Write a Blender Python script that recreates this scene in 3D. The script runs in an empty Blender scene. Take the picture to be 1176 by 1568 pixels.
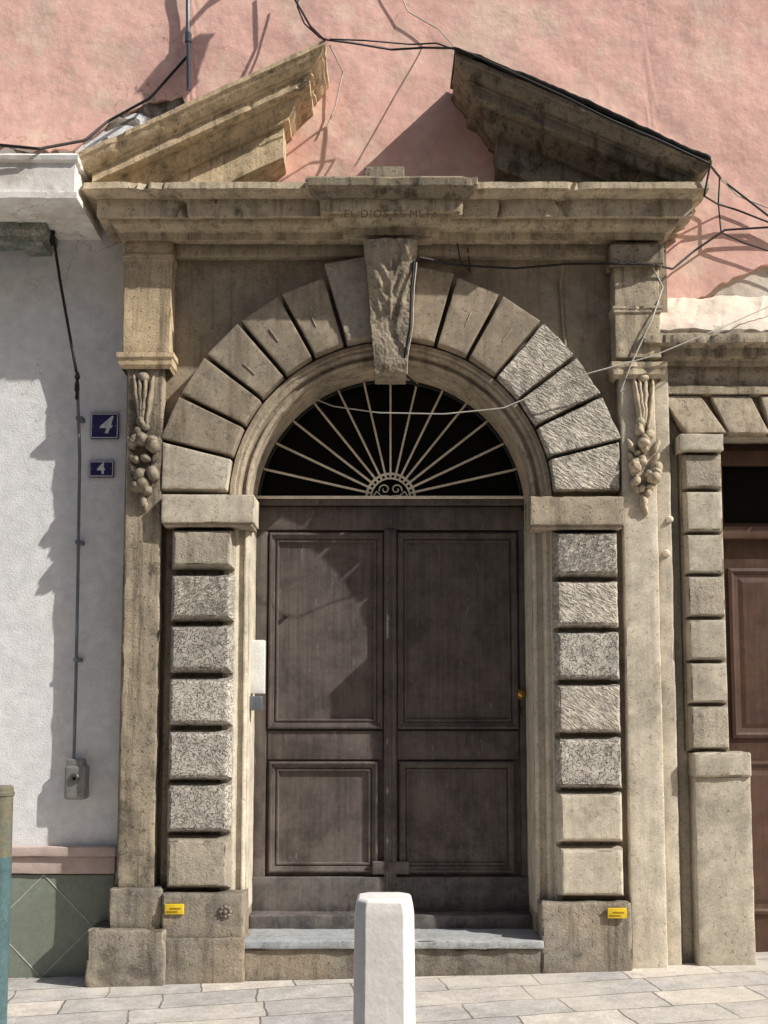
import bpy, bmesh, math, random
from mathutils import Vector, noise as mn
random.seed(4)
scene=bpy.context.scene
# ---------------- survey helper : measured facade drawing -> metres on a real plane y
F=1750.0; TH=math.radians(5.5); CY=-7.0; CZ=1.6; PPX=588.0; PPY=922.0
def P(px,py,y=0.0):
    u=(px-PPX)/F; v=(PPY-py)/F
    t=(y-CY)/(math.cos(TH)-v*math.sin(TH))
    return (u*t, y, CZ+t*(math.sin(TH)+v*math.cos(TH)))
def PX(px,py,y): return P(px,py,y)[0]
def PZ(py,y): return P(588,py,y)[2]
def GZ(x): return 0.08+0.026*x
# ---------------- materials
class M:
    def __init__(s,name):
        s.m=bpy.data.materials.new(name); s.m.use_nodes=True
        s.t=s.m.node_tree; s.b=s.t.nodes['Principled BSDF']
        s.geo=s.t.nodes.new('ShaderNodeNewGeometry'); s.pos=s.geo.outputs['Position']
    def n(s,t,**k):
        n=s.t.nodes.new(t)
        for a,b in k.items(): setattr(n,a,b)
        return n
    def l(s,a,b): s.t.links.new(a,b)
    def mapv(s,scale,rot=(0,0,0),src=None):
        m=s.n('ShaderNodeMapping'); m.inputs['Scale'].default_value=scale; m.inputs['Rotation'].default_value=rot
        s.l(src or s.pos,m.inputs['Vector']); return m.outputs[0]
    def noise(s,scale,detail=5,rough=.55,vec=None,dist=0):
        n=s.n('ShaderNodeTexNoise'); n.inputs['Scale'].default_value=scale; n.inputs['Detail'].default_value=detail
        n.inputs['Roughness'].default_value=rough; n.inputs['Distortion'].default_value=dist
        s.l(vec or s.pos,n.inputs['Vector']); return n.outputs['Fac']
    def rng(s,x,a,b,c=0,d=1):
        n=s.n('ShaderNodeMapRange'); s.l(x,n.inputs[0])
        for i,v in enumerate((a,b,c,d)): n.inputs[i+1].default_value=v
        return n.outputs[0]
    def mix(s,f,a,b,mode='MIX'):
        n=s.n('ShaderNodeMix',data_type='RGBA',blend_type=mode)
        if isinstance(f,(int,float)): n.inputs[0].default_value=f
        else: s.l(f,n.inputs[0])
        for i,v in ((6,a),(7,b)):
            if isinstance(v,tuple): n.inputs[i].default_value=(v[0],v[1],v[2],1)
            else: s.l(v,n.inputs[i])
        return n.outputs[2]
    def math(s,op,a,b=0):
        n=s.n('ShaderNodeMath',operation=op)
        for i,v in ((0,a),(1,b)):
            if isinstance(v,(int,float)): n.inputs[i].default_value=v
            else: s.l(v,n.inputs[i])
        return n.outputs[0]
    def mixmul(s,col,f):
        n=s.n('ShaderNodeVectorMath',operation='SCALE')
        if isinstance(col,tuple): n.inputs[0].default_value=col
        else: s.l(col,n.inputs[0])
        s.l(f,n.inputs['Scale']); return n.outputs[0]
    def bump(s,h,strength,dist,prev=None):
        n=s.n('ShaderNodeBump'); n.inputs['Strength'].default_value=strength; n.inputs['Distance'].default_value=dist
        s.l(h,n.inputs['Height'])
        if prev is not None: s.l(prev,n.inputs['Normal'])
        return n.outputs[0]
    def done(s,col,rough=.9,nrm=None,metal=0,spec=.25):
        if isinstance(col,tuple): s.b.inputs['Base Color'].default_value=(col[0],col[1],col[2],1)
        else: s.l(col,s.b.inputs['Base Color'])
        if isinstance(rough,(int,float)): s.b.inputs['Roughness'].default_value=rough
        else: s.l(rough,s.b.inputs['Roughness'])
        s.b.inputs['Metallic'].default_value=metal; s.b.inputs['Specular IOR Level'].default_value=spec
        if nrm is not None: s.l(nrm,s.b.inputs['Normal'])
        return s.m
def stone(name,c1,c2,dirt_crease=(.095,.074,.052),dirt_crease_amt=.6,tool=None,bump=1.0,var=.2,up=.5,worm=False):
    s=M(name)
    col=s.mix(s.rng(s.noise(1.6,4,.7),.42,.58),c1,c2)
    mid=s.noise(8,6,.75)
    col=s.mixmul(col,s.rng(mid,.3,.7,.72,1.2))
    oi=s.n('ShaderNodeObjectInfo'); col=s.mixmul(col,s.rng(oi.outputs['Random'],0,1,1-var/2,1+var/2))
    st=s.rng(s.noise(1,5,.7,s.mapv((13,13,1.0))),.51,.67,0,dirt_crease_amt*.95)
    col=s.mix(st,col,dirt_crease)
    bl=s.rng(s.noise(3.1,6,.78),.54,.63,0,dirt_crease_amt*.8); col=s.mix(bl,col,dirt_crease)
    fine=s.noise(85,4,.75)
    col=s.mixmul(col,s.rng(fine,.3,.7,.80,1.15))
    pit=s.rng(s.noise(36,3,.65),.60,.67)
    col=s.mix(s.math('MULTIPLY',pit,.25+.5*dirt_crease_amt),col,tuple(q*1.3 for q in dirt_crease))
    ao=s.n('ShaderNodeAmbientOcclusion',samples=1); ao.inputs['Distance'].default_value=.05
    col=s.mix(s.rng(ao.outputs['AO'],.35,.85,.5*dirt_crease_amt+.2,0),col,dirt_crease)  # creases darkened through an occlusion mask, in the same colour as the streaks
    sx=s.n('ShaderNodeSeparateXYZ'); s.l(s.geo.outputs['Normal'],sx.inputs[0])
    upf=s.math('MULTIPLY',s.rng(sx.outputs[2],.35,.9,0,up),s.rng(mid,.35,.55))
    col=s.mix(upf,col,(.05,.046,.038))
    nr=s.bump(s.noise(17,5,.72),.28*bump,.014)
    nr=s.bump(s.math('SUBTRACT',1,pit),.5*min(1,bump),.004,nr)
    nr=s.bump(fine,.6*bump,.005,nr)
    if tool is not None:
        v=s.mapv((1,1,1),(0,math.radians(tool),0))
        v2=s.n('ShaderNodeMapping'); v2.inputs['Scale'].default_value=(20,20,62); s.l(v,v2.inputs['Vector'])
        h=s.rng(s.noise(1,2,.6,v2.outputs[0],.8),.40,.60)
        nr=s.bump(h,.8,.009,nr)
        col=s.mixmul(col,s.rng(h,0,1,.66,1.1))
    if worm:
        a=s.math('ABSOLUTE',s.math('SUBTRACT',s.noise(34,1,.5,None,.9),.5))
        h=s.rng(a,.0,.055)
        nr=s.bump(h,.9,.010,nr)
        col=s.mixmul(col,s.rng(h,0,1,.58,1.1))
    return s.done(col,.92,nr)
ST   =stone('limestone',(.55,.46,.34),(.44,.375,.285),dirt_crease_amt=.5)
ST2  =stone('limestone_warm',(.74,.58,.37),(.58,.46,.305),dirt_crease_amt=.6,up=.9)
STC  =stone('limestone_cornice',(.68,.565,.395),(.52,.44,.325),(.12,.097,.068),dirt_crease_amt=.65,up=.8)
STP  =stone('limestone_rendered',(.67,.60,.48),(.58,.52,.415),dirt_crease_amt=.25,bump=.5)
STT  =stone('limestone_tooled',(.58,.53,.45),(.50,.46,.39),dirt_crease_amt=.22,tool=38)
STT2 =stone('limestone_vermiculated',(.60,.555,.48),(.51,.47,.41),dirt_crease_amt=.2,worm=True)
STT3 =stone('limestone_striated',(.70,.635,.53),(.60,.545,.46),dirt_crease_amt=.18,tool=-32,bump=1.2)
STPK =stone('limestone_pecked',(.56,.49,.39),(.48,.425,.34),dirt_crease_amt=.35,bump=2.4)
STD  =stone('limestone_grimy_shaded',(.28,.235,.17),(.38,.32,.23),(.055,.045,.036),dirt_crease_amt=.85,bump=1.4)
STL  =stone('limestone_old',(.46,.385,.28),(.35,.30,.225),(.085,.070,.054),dirt_crease_amt=.8,bump=1.3)
STV  =stone('limestone_voussoir',(.43,.35,.255),(.35,.295,.22),dirt_crease_amt=.4,bump=.5,var=.16)
STB  =stone('base_stone',(.43,.36,.27),(.31,.28,.235),dirt_crease_amt=.65,bump=2.0)
SILL =stone('sill_slate',(.40,.43,.45),(.47,.48,.48),dirt_crease_amt=.35,bump=.6,up=.1)
def plaster(name,cs,bl,wav=.5,fine=.5,stain=None,stainamt=.3):
    s=M(name)
    col=s.mix(s.rng(s.noise(.9,5,.65),.40,.60),cs[0],cs[1])
    col=s.mix(s.rng(s.noise(2.1,6,.72),.50,.60,0,.8),col,cs[2])
    mid=s.noise(13,6,.72)
    col=s.mixmul(col,s.rng(mid,.3,.7,.85,1.1))
    if stain:
        col=s.mix(s.rng(s.noise(1.1,7,.78,s.mapv((1.3,1,1.6))),.56,.68,0,stainamt),col,stain)
        col=s.mix(s.rng(s.noise(1,5,.7,s.mapv((9,9,.8))),.58,.78,0,stainamt*.8),col,stain)
        v=s.n('ShaderNodeTexVoronoi',feature='DISTANCE_TO_EDGE'); v.inputs['Scale'].default_value=1.1
        w=s.n('ShaderNodeVectorMath',operation='ADD'); nn=s.n('ShaderNodeTexNoise'); nn.inputs['Scale'].default_value=3; nn.inputs['Detail'].default_value=5
        s.l(s.pos,nn.inputs['Vector']); s.l(s.pos,w.inputs[0]); s.l(nn.outputs['Color'],w.inputs[1]); s.l(w.outputs[0],v.inputs['Vector'])
        cr=s.math('MULTIPLY',s.rng(v.outputs['Distance'],0,.006,1,0),s.rng(s.noise(.8,2),.52,.6))
        col=s.mix(s.math('MULTIPLY',cr,.6),col,(.16,.10,.08))
    nr=s.bump(s.noise(5,3,.5),wav,.035)
    nr=s.bump(mid,wav*.6,.010,nr)
    nr=s.bump(s.noise(120,3,.6),fine,.004,nr)
    return s.done(col,.93,nr)
PINK=plaster('pink_plaster',((.94,.585,.485),(.90,.54,.455),(.92,.68,.54)),1,.36,.4,(.62,.48,.38),.6)
GREY=plaster('white_render',((.88,.88,.885),(.82,.82,.83),(.89,.885,.88)),1,.10,.9,(.60,.58,.56),.22)
CREAM=plaster('cream_plaster',((.80,.72,.60),(.72,.62,.51),(.84,.68,.57)),1,.6,.5,(.40,.33,.26),.5)
WHT=plaster('white_cornice_paint',((.90,.88,.83),(.86,.83,.78),(.70,.64,.56)),1,.35,.5,(.34,.30,.25),.5)
BASEP=plaster('skirting_paint',((.58,.46,.41),(.52,.42,.38),(.44,.38,.35)),1,.3,.5,(.2,.17,.15),.4)
OCH=plaster('ochre_plaster',((.70,.58,.43),(.66,.54,.40),(.72,.62,.48)),1,.3,.3)
def simple(name,c,r=.5,metal=0,nb=0,var=.15,spec=.4,c2=None):
    s=M(name); base=c
    col=s.mix(s.rng(s.noise(9,5,.7),.38,.62),c,c2 or tuple(x*(1-var) for x in c))
    col=s.mixmul(col,s.rng(s.noise(60,4,.7),.3,.7,1-var,1+var))
    return s.done(col,r,s.bump(s.noise(45,5,.6),.3,.003*nb) if nb else None,metal,spec)
IRON=simple('wrought_iron',(.03,.028,.025),.6,.3,1)
CABLE=simple('cable_rubber',(.018,.017,.016),.55)
CABW=simple('cable_pale',(.62,.58,.51),.5)
ZINC=simple('zinc_pipe',(.20,.22,.25),.45,.5,1)
CREAMI=simple('fanlight_paint',(.90,.80,.63),.5,0,1,.2)
BRASS=simple('brass',(.55,.32,.08),.3,1,0)
BLUE=simple('enamel_blue',(.020,.020,.13),.2,0,0,.1,.6)
WHE=simple('enamel_white',(.82,.82,.80),.25)
YEL=simple('sticker_yellow',(.85,.60,.03),.5)
YELD=simple('sticker_print',(.35,.20,.01),.5)
BOLM=simple('bollard_paint',(.92,.91,.88),.45,0,2,.05,.4,(.82,.80,.76))
TEAL=simple('teal_paint',(.09,.16,.17),.4,0,1,.25)
POSTB=simple('post_brown_paint',(.19,.165,.10),.4,0,1,.25,.4,(.14,.15,.12))
DARK=simple('dark_interior',(.008,.008,.008),.9)
INSC=simple('inscription_grime',(.17,.14,.10),.9,0,2,.4,.2,(.28,.24,.17))
TAR=simple('bitumen_flashing',(.025,.025,.022),.8,0,3)
GREEN=simple('green_tile_panel',(.23,.26,.21),.5,0,1,.12)
LEADW=simple('plate_grey',(.32,.32,.31),.5,.4,1)
STEEL=simple('steel',(.5,.5,.5),.3,1)
CIRON=simple('cast_iron',(.10,.09,.08),.6,.4,3)
PLW=simple('plate_white',(.90,.90,.88),.4)
def glass():
    s=M('dark_glass'); return s.done((.006,.006,.006),.35,None,0,.12)
GLASS=glass()
def wood(name,c,c2,r=.62,dusty=True):
    s=M(name)
    g=s.noise(1,5,.72,s.mapv((34,34,1.2)),.4)
    col=s.mix(s.rng(g,.32,.68),c,c2)
    col=s.mixmul(col,s.rng(s.noise(3,6,.78),.3,.7,.62,1.35))
    sc=s.rng(s.noise(1,6,.8,s.mapv((26,26,5),(0,.3,0))),.61,.68,0,.65)
    if dusty: col=s.mix(sc,col,(.27,.235,.215))
    if dusty:
        sx=s.n('ShaderNodeSeparateXYZ'); s.l(s.pos,sx.inputs[0])
        dust=s.math('MULTIPLY',s.rng(sx.outputs[2],.1,1.1,.7,.14),s.rng(s.noise(6,6,.78),.43,.60))
        col=s.mix(dust,col,(.23,.20,.175))
    nr=s.bump(g,.7,.004); nr=s.bump(s.noise(50,5,.7),.3,.003,nr)
    return s.done(col,s.rng(s.noise(8,4),.3,.7,r-.1,r+.15),nr,0,.35)
WOOD=wood('weathered_brown_paint',(.078,.061,.055),(.125,.103,.094))
WOOD2=wood('brown_door_paint',(.12,.068,.046),(.09,.052,.037),.5,False)
WOODG=wood('kickboard_grey',(.085,.076,.076),(.125,.114,.112),.6)
def paving():
    s=M('stone_paving')
    nn=s.n('ShaderNodeTexNoise'); nn.inputs['Scale'].default_value=4; nn.inputs['Detail'].default_value=5; s.l(s.pos,nn.inputs['Vector'])
    w=s.n('ShaderNodeVectorMath',operation='SCALE'); s.l(nn.outputs['Color'],w.inputs[0]); w.inputs['Scale'].default_value=.06
    a=s.n('ShaderNodeVectorMath',operation='ADD'); s.l(w.outputs[0],a.inputs[0]); s.l(s.mapv((1,1,1),(0,0,math.radians(-8))),a.inputs[1])
    b=s.n('ShaderNodeTexBrick'); s.l(a.outputs[0],b.inputs['Vector'])
    b.inputs['Color1'].default_value=(.70,.635,.56,1); b.inputs['Color2'].default_value=(.47,.455,.44,1); b.inputs['Mortar'].default_value=(.24,.21,.18,1)
    b.inputs['Scale'].default_value=1; b.inputs['Mortar Size'].default_value=.006; b.inputs['Mortar Smooth'].default_value=.4
    b.inputs['Brick Width'].default_value=.52; b.inputs['Row Height'].default_value=.30; b.offset=.42; b.squash=1.35; b.squash_frequency=3
    mid=s.noise(7,7,.75)
    col=s.mixmul(b.outputs['Color'],s.rng(mid,.3,.7,.70,1.22))
    fine=s.noise(60,5,.78)
    col=s.mixmul(col,s.rng(fine,.3,.7,.78,1.18))
    col=s.mix(s.rng(s.noise(1.5,5,.72),.5,.62,0,.55),col,(.70,.63,.54))
    nr=s.bump(s.math('SUBTRACT',1,b.outputs['Fac']),.8,.01)
    nr=s.bump(mid,.5,.018,nr); nr=s.bump(fine,.6,.006,nr)
    return s.done(col,.8,nr)
PAV=paving()
ASPH=simple('asphalt',(.05,.05,.05),.9,0,4,.3)
KERB=stone('kerb_granite',(.36,.35,.34),(.30,.29,.28))
# ---------------- mesh helpers
def empty(name):
    o=bpy.data.objects.new(name,None); scene.collection.objects.link(o); return o
def mk(name,vs,fs,mat,par=None,smooth=True,ang=35,mats=None):
    me=bpy.data.meshes.new(name); me.from_pydata([tuple(v) for v in vs],[],fs); me.update()
    bm=bmesh.new(); bm.from_mesh(me); bmesh.ops.remove_doubles(bm,verts=bm.verts,dist=1e-5); bmesh.ops.recalc_face_normals(bm,faces=bm.faces); bm.to_mesh(me); bm.free()
    for m in (mats or [mat]): me.materials.append(m)
    if smooth:
        for p in me.polygons: p.use_smooth=True
        me.set_sharp_from_angle(angle=math.radians(ang))
    o=bpy.data.objects.new(name,me); scene.collection.objects.link(o)
    if par: o.parent=par
    return o
def nv(p,fr,seed=0):
    q=Vector(p)*fr+Vector((seed*3.7,seed*1.3,seed*7.1)); return mn.noise_vector(q)
def axis(a,b,r,step):
    L=b-a
    if L<=2.2*r: r=L*.45
    ls=[a,a+r*.35,a+r]
    n=max(1,int(round((L-2*r)/step)))
    for i in range(1,n): ls.append(a+r+(L-2*r)*i/n)
    ls+=[b-r,b-r*.35,b]
    return ls
def sbox(name,x0,x1,y0,y1,z0,z1,mat,par=None,r=.008,step=.05,amp=.002,fr=9,chip=0,cham=None,warp=None,seed=None):
    """rounded, slightly irregular block. y0 = front (smaller y)"""
    if x1<x0:x0,x1=x1,x0
    if z1<z0:z0,z1=z1,z0
    if y1<y0:y0,y1=y1,y0
    if seed is None: seed=random.random()*50
    r=min(r,(x1-x0)*.4,(y1-y0)*.4,(z1-z0)*.4)
    A=[axis(x0,x1,r,step),axis(y0,y1,r,max(step,.05)),axis(z0,z1,r,step)]
    lo=Vector((x0+r,y0+r,z0+r)); hi=Vector((x1-r,y1-r,z1-r)); cx=(x0+x1)/2; cz=(z0+z1)/2
    vs=[];ix={};fs=[]
    def V(i,j,k):
        key=(i,j,k)
        if key in ix: return ix[key]
        p=Vector((A[0][i],A[1][j],A[2][k]))
        c=Vector((min(max(p.x,lo.x),hi.x),min(max(p.y,lo.y),hi.y),min(max(p.z,lo.z),hi.z)))
        d=p-c
        ne=sum(1 for q in d if abs(q)>r*.3)
        if d.length>1e-9: p=c+d.normalized()*r
        if cham:
            ins,dep=cham; t=(p.y-y0)
            if t<dep:
                kf=1-t/dep
                p.x=cx+(p.x-cx)*(1-2*ins*kf/(x1-x0)); p.z=cz+(p.z-cz)*(1-2*ins*kf/(z1-z0))
        if amp: p=p+nv(p,fr,seed)*amp
        if chip and ne>=2:
            nn=mn.noise(p*11+Vector((seed,0,0)))+.5*mn.noise(p*31+Vector((seed,0,0)))
            if nn>.18: p=p-(p-Vector((cx,(y0+y1)/2,cz))).normalized()*chip*min(1,(nn-.18)*3)
        if warp: p=warp(p)
        ix[key]=len(vs); vs.append(p); return ix[key]
    n=[len(a)-1 for a in A]
    for i in range(n[0]):
        for j in range(n[1]):
            for k in (0,n[2]): fs.append((V(i,j,k),V(i+1,j,k),V(i+1,j+1,k),V(i,j+1,k)))
        for k in range(n[2]):
            for j in (0,n[1]): fs.append((V(i,j,k),V(i+1,j,k),V(i+1,j,k+1),V(i,j,k+1)))
    for j in range(n[1]):
        for k in range(n[2]):
            for i in (0,n[0]): fs.append((V(i,j,k),V(i,j+1,k),V(i,j+1,k+1),V(i,j,k+1)))
    return mk(name,vs,fs,mat,par,ang=34)
def pbox(name,px0,py0,px1,py1,yf,yb,mat,par=None,ref=None,**k):
    ry=ref if ref is not None else (py0+py1)/2
    return sbox(name,PX(px0,ry,yf),PX(px1,ry,yf),yf,yb,PZ(py1,yf),PZ(py0,yf),mat,par,**k)
def sweep(name,path,prof,mat,par=None,zf=None,step=.06,amp=.003,fr=6,chip=0):
    nseg=len(path)-1; N=[]
    for i in range(nseg):
        d=Vector((path[i+1][0]-path[i][0],path[i+1][1]-path[i][1])).normalized(); N.append(Vector((d.y,-d.x)))
    rows=[]
    for i in range(nseg+1):
        if i==0: o=N[0]
        elif i==nseg: o=N[-1]
        else: o=(N[i-1]+N[i])/(1+N[i-1].dot(N[i]))
        rows.append((Vector(path[i]),o))
    full=[]
    for i in range(nseg):
        a,oa=rows[i];b,ob=rows[i+1]
        n=max(1,int((b-a).length/step))
        for k in range(n): full.append((a,oa,b,ob,k/n))
    full.append((rows[-1][0],rows[-1][1],rows[-1][0],rows[-1][1],0))
    vs=[];fs=[];m=len(prof)
    pm=max(p for p,z in prof)
    for (a,oa,b,ob,t) in full:
        base=a*(1-t)+b*t
        for (p,z) in prof:
            cn=0
            if chip:
                nn=mn.noise(Vector((base.x*8,base.y*8,3+z*5)))+.6*mn.noise(Vector((base.x*33,base.y*33,9+z*12)))
                cn=max(0,nn-.38)*chip*4
            pp=p-(cn if p>pm*.6 else cn*.2)
            q=(a+oa*pp)*(1-t)+(b+ob*pp)*t
            zz=z+(zf(q.x) if zf else 0)
            v=Vector((q.x,q.y,zz)); v+=nv(v,fr,2)*amp+nv(v,34,5)*amp*.6
            vs.append(v)
    for i in range(len(full)-1):
        for j in range(m-1):
            fs.append((i*m+j,(i+1)*m+j,(i+1)*m+j+1,i*m+j+1))
    return mk(name,vs,fs,mat,par,ang=26)
def tube(name,pts,r,mat,par=None,res=3,smoothc=True):
    cu=bpy.data.curves.new(name,'CURVE'); cu.dimensions='3D'; cu.bevel_depth=r; cu.bevel_resolution=res; cu.use_fill_caps=True
    if smoothc and len(pts)>2:
        sp=cu.splines.new('NURBS'); sp.order_u=3; sp.use_endpoint_u=True
    else: sp=cu.splines.new('POLY')
    sp.points.add(len(pts)-1)
    for i,p in enumerate(pts): sp.points[i].co=(p[0],p[1],p[2],1)
    cu.materials.append(mat)
    o=bpy.data.objects.new(name,cu); scene.collection.objects.link(o)
    if par:o.parent=par
    return o
def cable(name,pp,r,mat,par=None):
    return tube(name,[P(a,b,c) for a,b,c in pp],r,mat,par)
def rings(name,x0,x1,z0,z1,rg,mat,par):
    vs=[];fs=[]
    for ins,y in rg: vs+=[(x0+ins,y,z0+ins),(x1-ins,y,z0+ins),(x1-ins,y,z1-ins),(x0+ins,y,z1-ins)]
    for i in range(len(rg)-1):
        for k in range(4): fs.append((i*4+k,i*4+(k+1)%4,i*4+4+(k+1)%4,i*4+4+k))
    b=(len(rg)-1)*4; fs.append((b,b+1,b+2,b+3))
    return mk(name,vs,fs,mat,par,smooth=False)
def blobs(name,items,mat,par,seed=1,amp=.006):
    bm=bmesh.new()
    for (x,y,z,rx,ry,rz,t) in items:
        r=bmesh.ops.create_icosphere(bm,subdivisions=3,radius=1)
        for v in r['verts']:
            c=v.co; q=Vector((c.x*rx,c.y*ry,c.z*rz))
            q=Vector((q.x*math.cos(t)-q.z*math.sin(t),q.y,q.x*math.sin(t)+q.z*math.cos(t)))
            w=Vector((x,y,z))+q
            v.co=w+nv(w,22,seed)*amp
    me=bpy.data.meshes.new(name); bm.to_mesh(me); bm.free(); me.materials.append(mat)
    for p in me.polygons:p.use_smooth=True
    o=bpy.data.objects.new(name,me); scene.collection.objects.link(o); o.parent=par; return o
def grid(name,x0,x1,z0,z1,y,mat,par,step=.06,amp=.008,fr=2.2,seed=0,bottom=None,thick=.5):
    nx=max(2,int((x1-x0)/step)); nz=max(2,int((z1-z0)/step)); vs=[];fs=[]
    for i in range(nx+1):
        x=x0+(x1-x0)*i/nx
        zb=bottom(x) if bottom else z0
        for k in range(nz+1):
            z=zb+(z1-zb)*k/nz
            n=mn.noise(Vector((x*fr,seed,z*fr)))+.35*mn.noise(Vector((x*fr*3,seed+5,z*fr*3)))
            vs.append((x,y-amp*n,z))
    for i in range(nx):
        for k in range(nz):
            a=i*(nz+1)+k; fs.append((a,a+nz+1,a+nz+2,a+1))
    b=len(vs)
    for i in range(nx+1):
        v=vs[i*(nz+1)]; vs.append((v[0],y+thick,v[2]))
    for i in range(nx): fs.append((i*(nz+1),(i+1)*(nz+1),b+i+1,b+i))
    return mk(name,vs,fs,mat,par,ang=60)
# =============== TOWNHOUSE WALLS
house=empty('townhouse')
def interp(tab):
    def f(x):
        if x<=tab[0][0]: return tab[0][1]
        for (a,b),(c,d) in zip(tab,tab[1:]):
            if x<=c: return b+(d-b)*(x-a)/(c-a)
        return tab[-1][1]
    return f
XL,XR=-6.0,6.0
tab=[(PX(px,py,0),PZ(py,0)) for px,py in [(-900,218),(0,222),(60,228),(110,232),(150,200),(190,172),(250,150),(285,150),(300,300),(560,300),(1000,300),(1006,470),(1060,462),(1110,430),(1176,405),(1400,420),(2200,420)]]
bt=interp(tab)
grid('pink_plaster_wall',XL,XR,PZ(440,0),9.5,0,PINK,house,step=.035,amp=.018,fr=1.6,bottom=lambda x:bt(x)+.025*mn.noise(Vector((x*9,0,0)))+.022*mn.noise(Vector((x*31,3,0))),thick=.2)
sbox('left_wall',XL,PX(215,900,0),.02,.5,-.3,PZ(170,0),GREY,house,step=.25,r=.01,amp=.004,fr=1.5)
sbox('core_wall_right',PX(1000,900,0),XR,.035,.5,PZ(560,0),PZ(250,0),CREAM,house,step=.05,r=.01,amp=.022,fr=4)
sbox('core_rubble_left',PX(-60,200,0),PX(330,200,0),.022,.3,PZ(300,0),PZ(130,0),STB,house,step=.025,r=.01,amp=.035,fr=11)
sbox('backing_upper',XL,XR,.16,.5,PZ(520,0),9.5,CREAM,house,step=1,amp=0)
# =============== PORTAL
por=empty('stone_portal')
YS=-.08; YP=-.22
acx=PX(598,765,-.12); acz=PZ(765,-.12); R=.862
zb=.02
xo0=PX(190,800,YS); xo1=PX(1030,800,YS); zt=PZ(350,YS)
op=[];ou=[]
for i in range(13):
    z=zb+(acz-zb)*i/12; op.append((acx-R,z)); ou.append((xo0,z))
for i in range(1,64):
    a=math.pi-math.pi*i/64; dx,dz=math.cos(a),math.sin(a)
    op.append((acx+R*dx,acz+R*dz))
    tx=((xo1-acx)/dx if dx>1e-6 else ((xo0-acx)/dx if dx<-1e-6 else 1e9)); tz=(zt-acz)/dz
    t=min(tx,tz); ou.append((acx+t*dx,acz+t*dz))
for i in range(13):
    z=acz-(acz-zb)*i/12; op.append((acx+R,z)); ou.append((xo1,z))
vs=[];fs=[];NS=8
for (a,b),(c,d) in zip(op,ou):
    for k in range(NS+1):
        t=k/NS; x=a+(c-a)*t; z=b+(d-b)*t
        vs.append((x,YS-.006*mn.noise(Vector((x*2,0,z*2))),z))
m=NS+1
for i in range(len(op)-1):
    for k in range(NS): fs.append((i*m+k,(i+1)*m+k,(i+1)*m+k+1,i*m+k+1))
b=len(vs)
for (a,c) in op: vs.append((a,.45,c))
for i in range(len(op)-1): fs.append((i*m,(i+1)*m,b+i+1,b+i))
mk('spandrel_wall',vs,fs,STV,por,ang=40)
prof=[(0.0,.30),(0,-.06),(.004,-.085),(.02,-.10),(.028,-.10),(.030,-.085),(.050,-.085),(.056,-.115),(.068,-.125),(.085,-.125),(.092,-.14),(.118,-.14),(.124,-.12),(.124,-.07)]
def surround(name,pts,mat,prof=prof):
    vs=[];fs=[];m=len(prof)
    for (x,z,nx,nz) in pts:
        for e,y in prof:
            v=Vector((x+nx*e,y,z+nz*e)); vs.append(v+nv(v,10,3)*.0025)
    for i in range(len(pts)-1):
        for j in range(m-1): fs.append((i*m+j,(i+1)*m+j,(i+1)*m+j+1,i*m+j+1))
    return mk(name,vs,fs,mat,por,ang=30)
surround('archivolt',[(acx-(R-.002)*math.cos(math.pi*i/72),acz+(R-.002)*math.sin(math.pi*i/72),-math.cos(math.pi*i/72),math.sin(math.pi*i/72)) for i in range(73)],ST)
def jamb(side):
    z0=PZ(1400,-.14)
    pts=[(acx+side*(R-.002),z0+(acz-z0)*i/50,side,0) for i in range(51)]
    pr=[(e*(1.25 if e>.03 else 1),y) for e,y in prof]
    surround('jamb_moulding_%s'%('r' if side>0 else 'l'),pts,STP,pr)
jamb(-1);jamb(1)
# voussoirs
ED=[5.0,16.2,28.4,40.5,52.3,63.8,75.8,88.2]
ri=.992; ro=1.43
for side in (-1,1):
    for i in range(7):
        a0,a1=ED[i],ED[i+1]
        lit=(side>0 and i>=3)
        g=.0115
        def wp(p,a0=a0,a1=a1,side=side,i=i,g=g):
            u=p.x; v=p.z
            m0=math.degrees(g/ri); m1=math.degrees(g/ro)
            def pt(a,r):
                a=math.radians(a); return Vector((math.sin(a)*r,math.cos(a)*r))
            rr=ro+(.075 if (i==0 and side<0) else .02 if i==0 else 0)
            A=pt(a0+m0,ri);B=pt(a1-m0,ri);C=pt(a0+m1,rr);D=pt(a1-m1,rr)
            if i==6: D=Vector((1.385,.045)); C=Vector((1.385,C.y))
            if i==5: D=Vector((1.40,D.y))
            U=u/.30; V=v/.44
            q=(A*(1-U)+B*U)*(1-V)+(C*(1-U)+D*U)*V
            return Vector((acx+side*q.x,p.y,acz+q.y))
        mt=STPK if (i==0 and side<0) else (STT3 if lit else STV)  # lit voussoirs take a paler tooled stone: sunlight put into the colour
        if i==6 and side<0: mt=STP
        yf=-.205 - (.02 if (i==0 and side<0) else 0)
        sbox('voussoir_%s%d'%('r' if side>0 else 'l',i+1),0,.30,yf,-.06,0,.44,mt,por,r=.005,step=.02,amp=.006 if lit else (.004 if mt==STPK else .0015),fr=14,chip=.014 if lit else .005,cham=(.005,.010),warp=wp)
        if not lit and mt==STV and i in (1,2,3):
            def wq(p,a0=a0,a1=a1,side=side,i=i):
                am=math.radians((a0+a1)/2+1.0); rr=1.15+.03*((i*7)%3-1)+p.z
                return Vector((acx+side*(math.sin(am)*rr+math.cos(am)*p.x),p.y,acz+math.cos(am)*rr-math.sin(am)*p.x))
            sbox('tool_ridge',-.004,.004,-.210,-.20,0,.10,ST,por,r=.003,step=.02,amp=.003,warp=wq)
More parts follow.
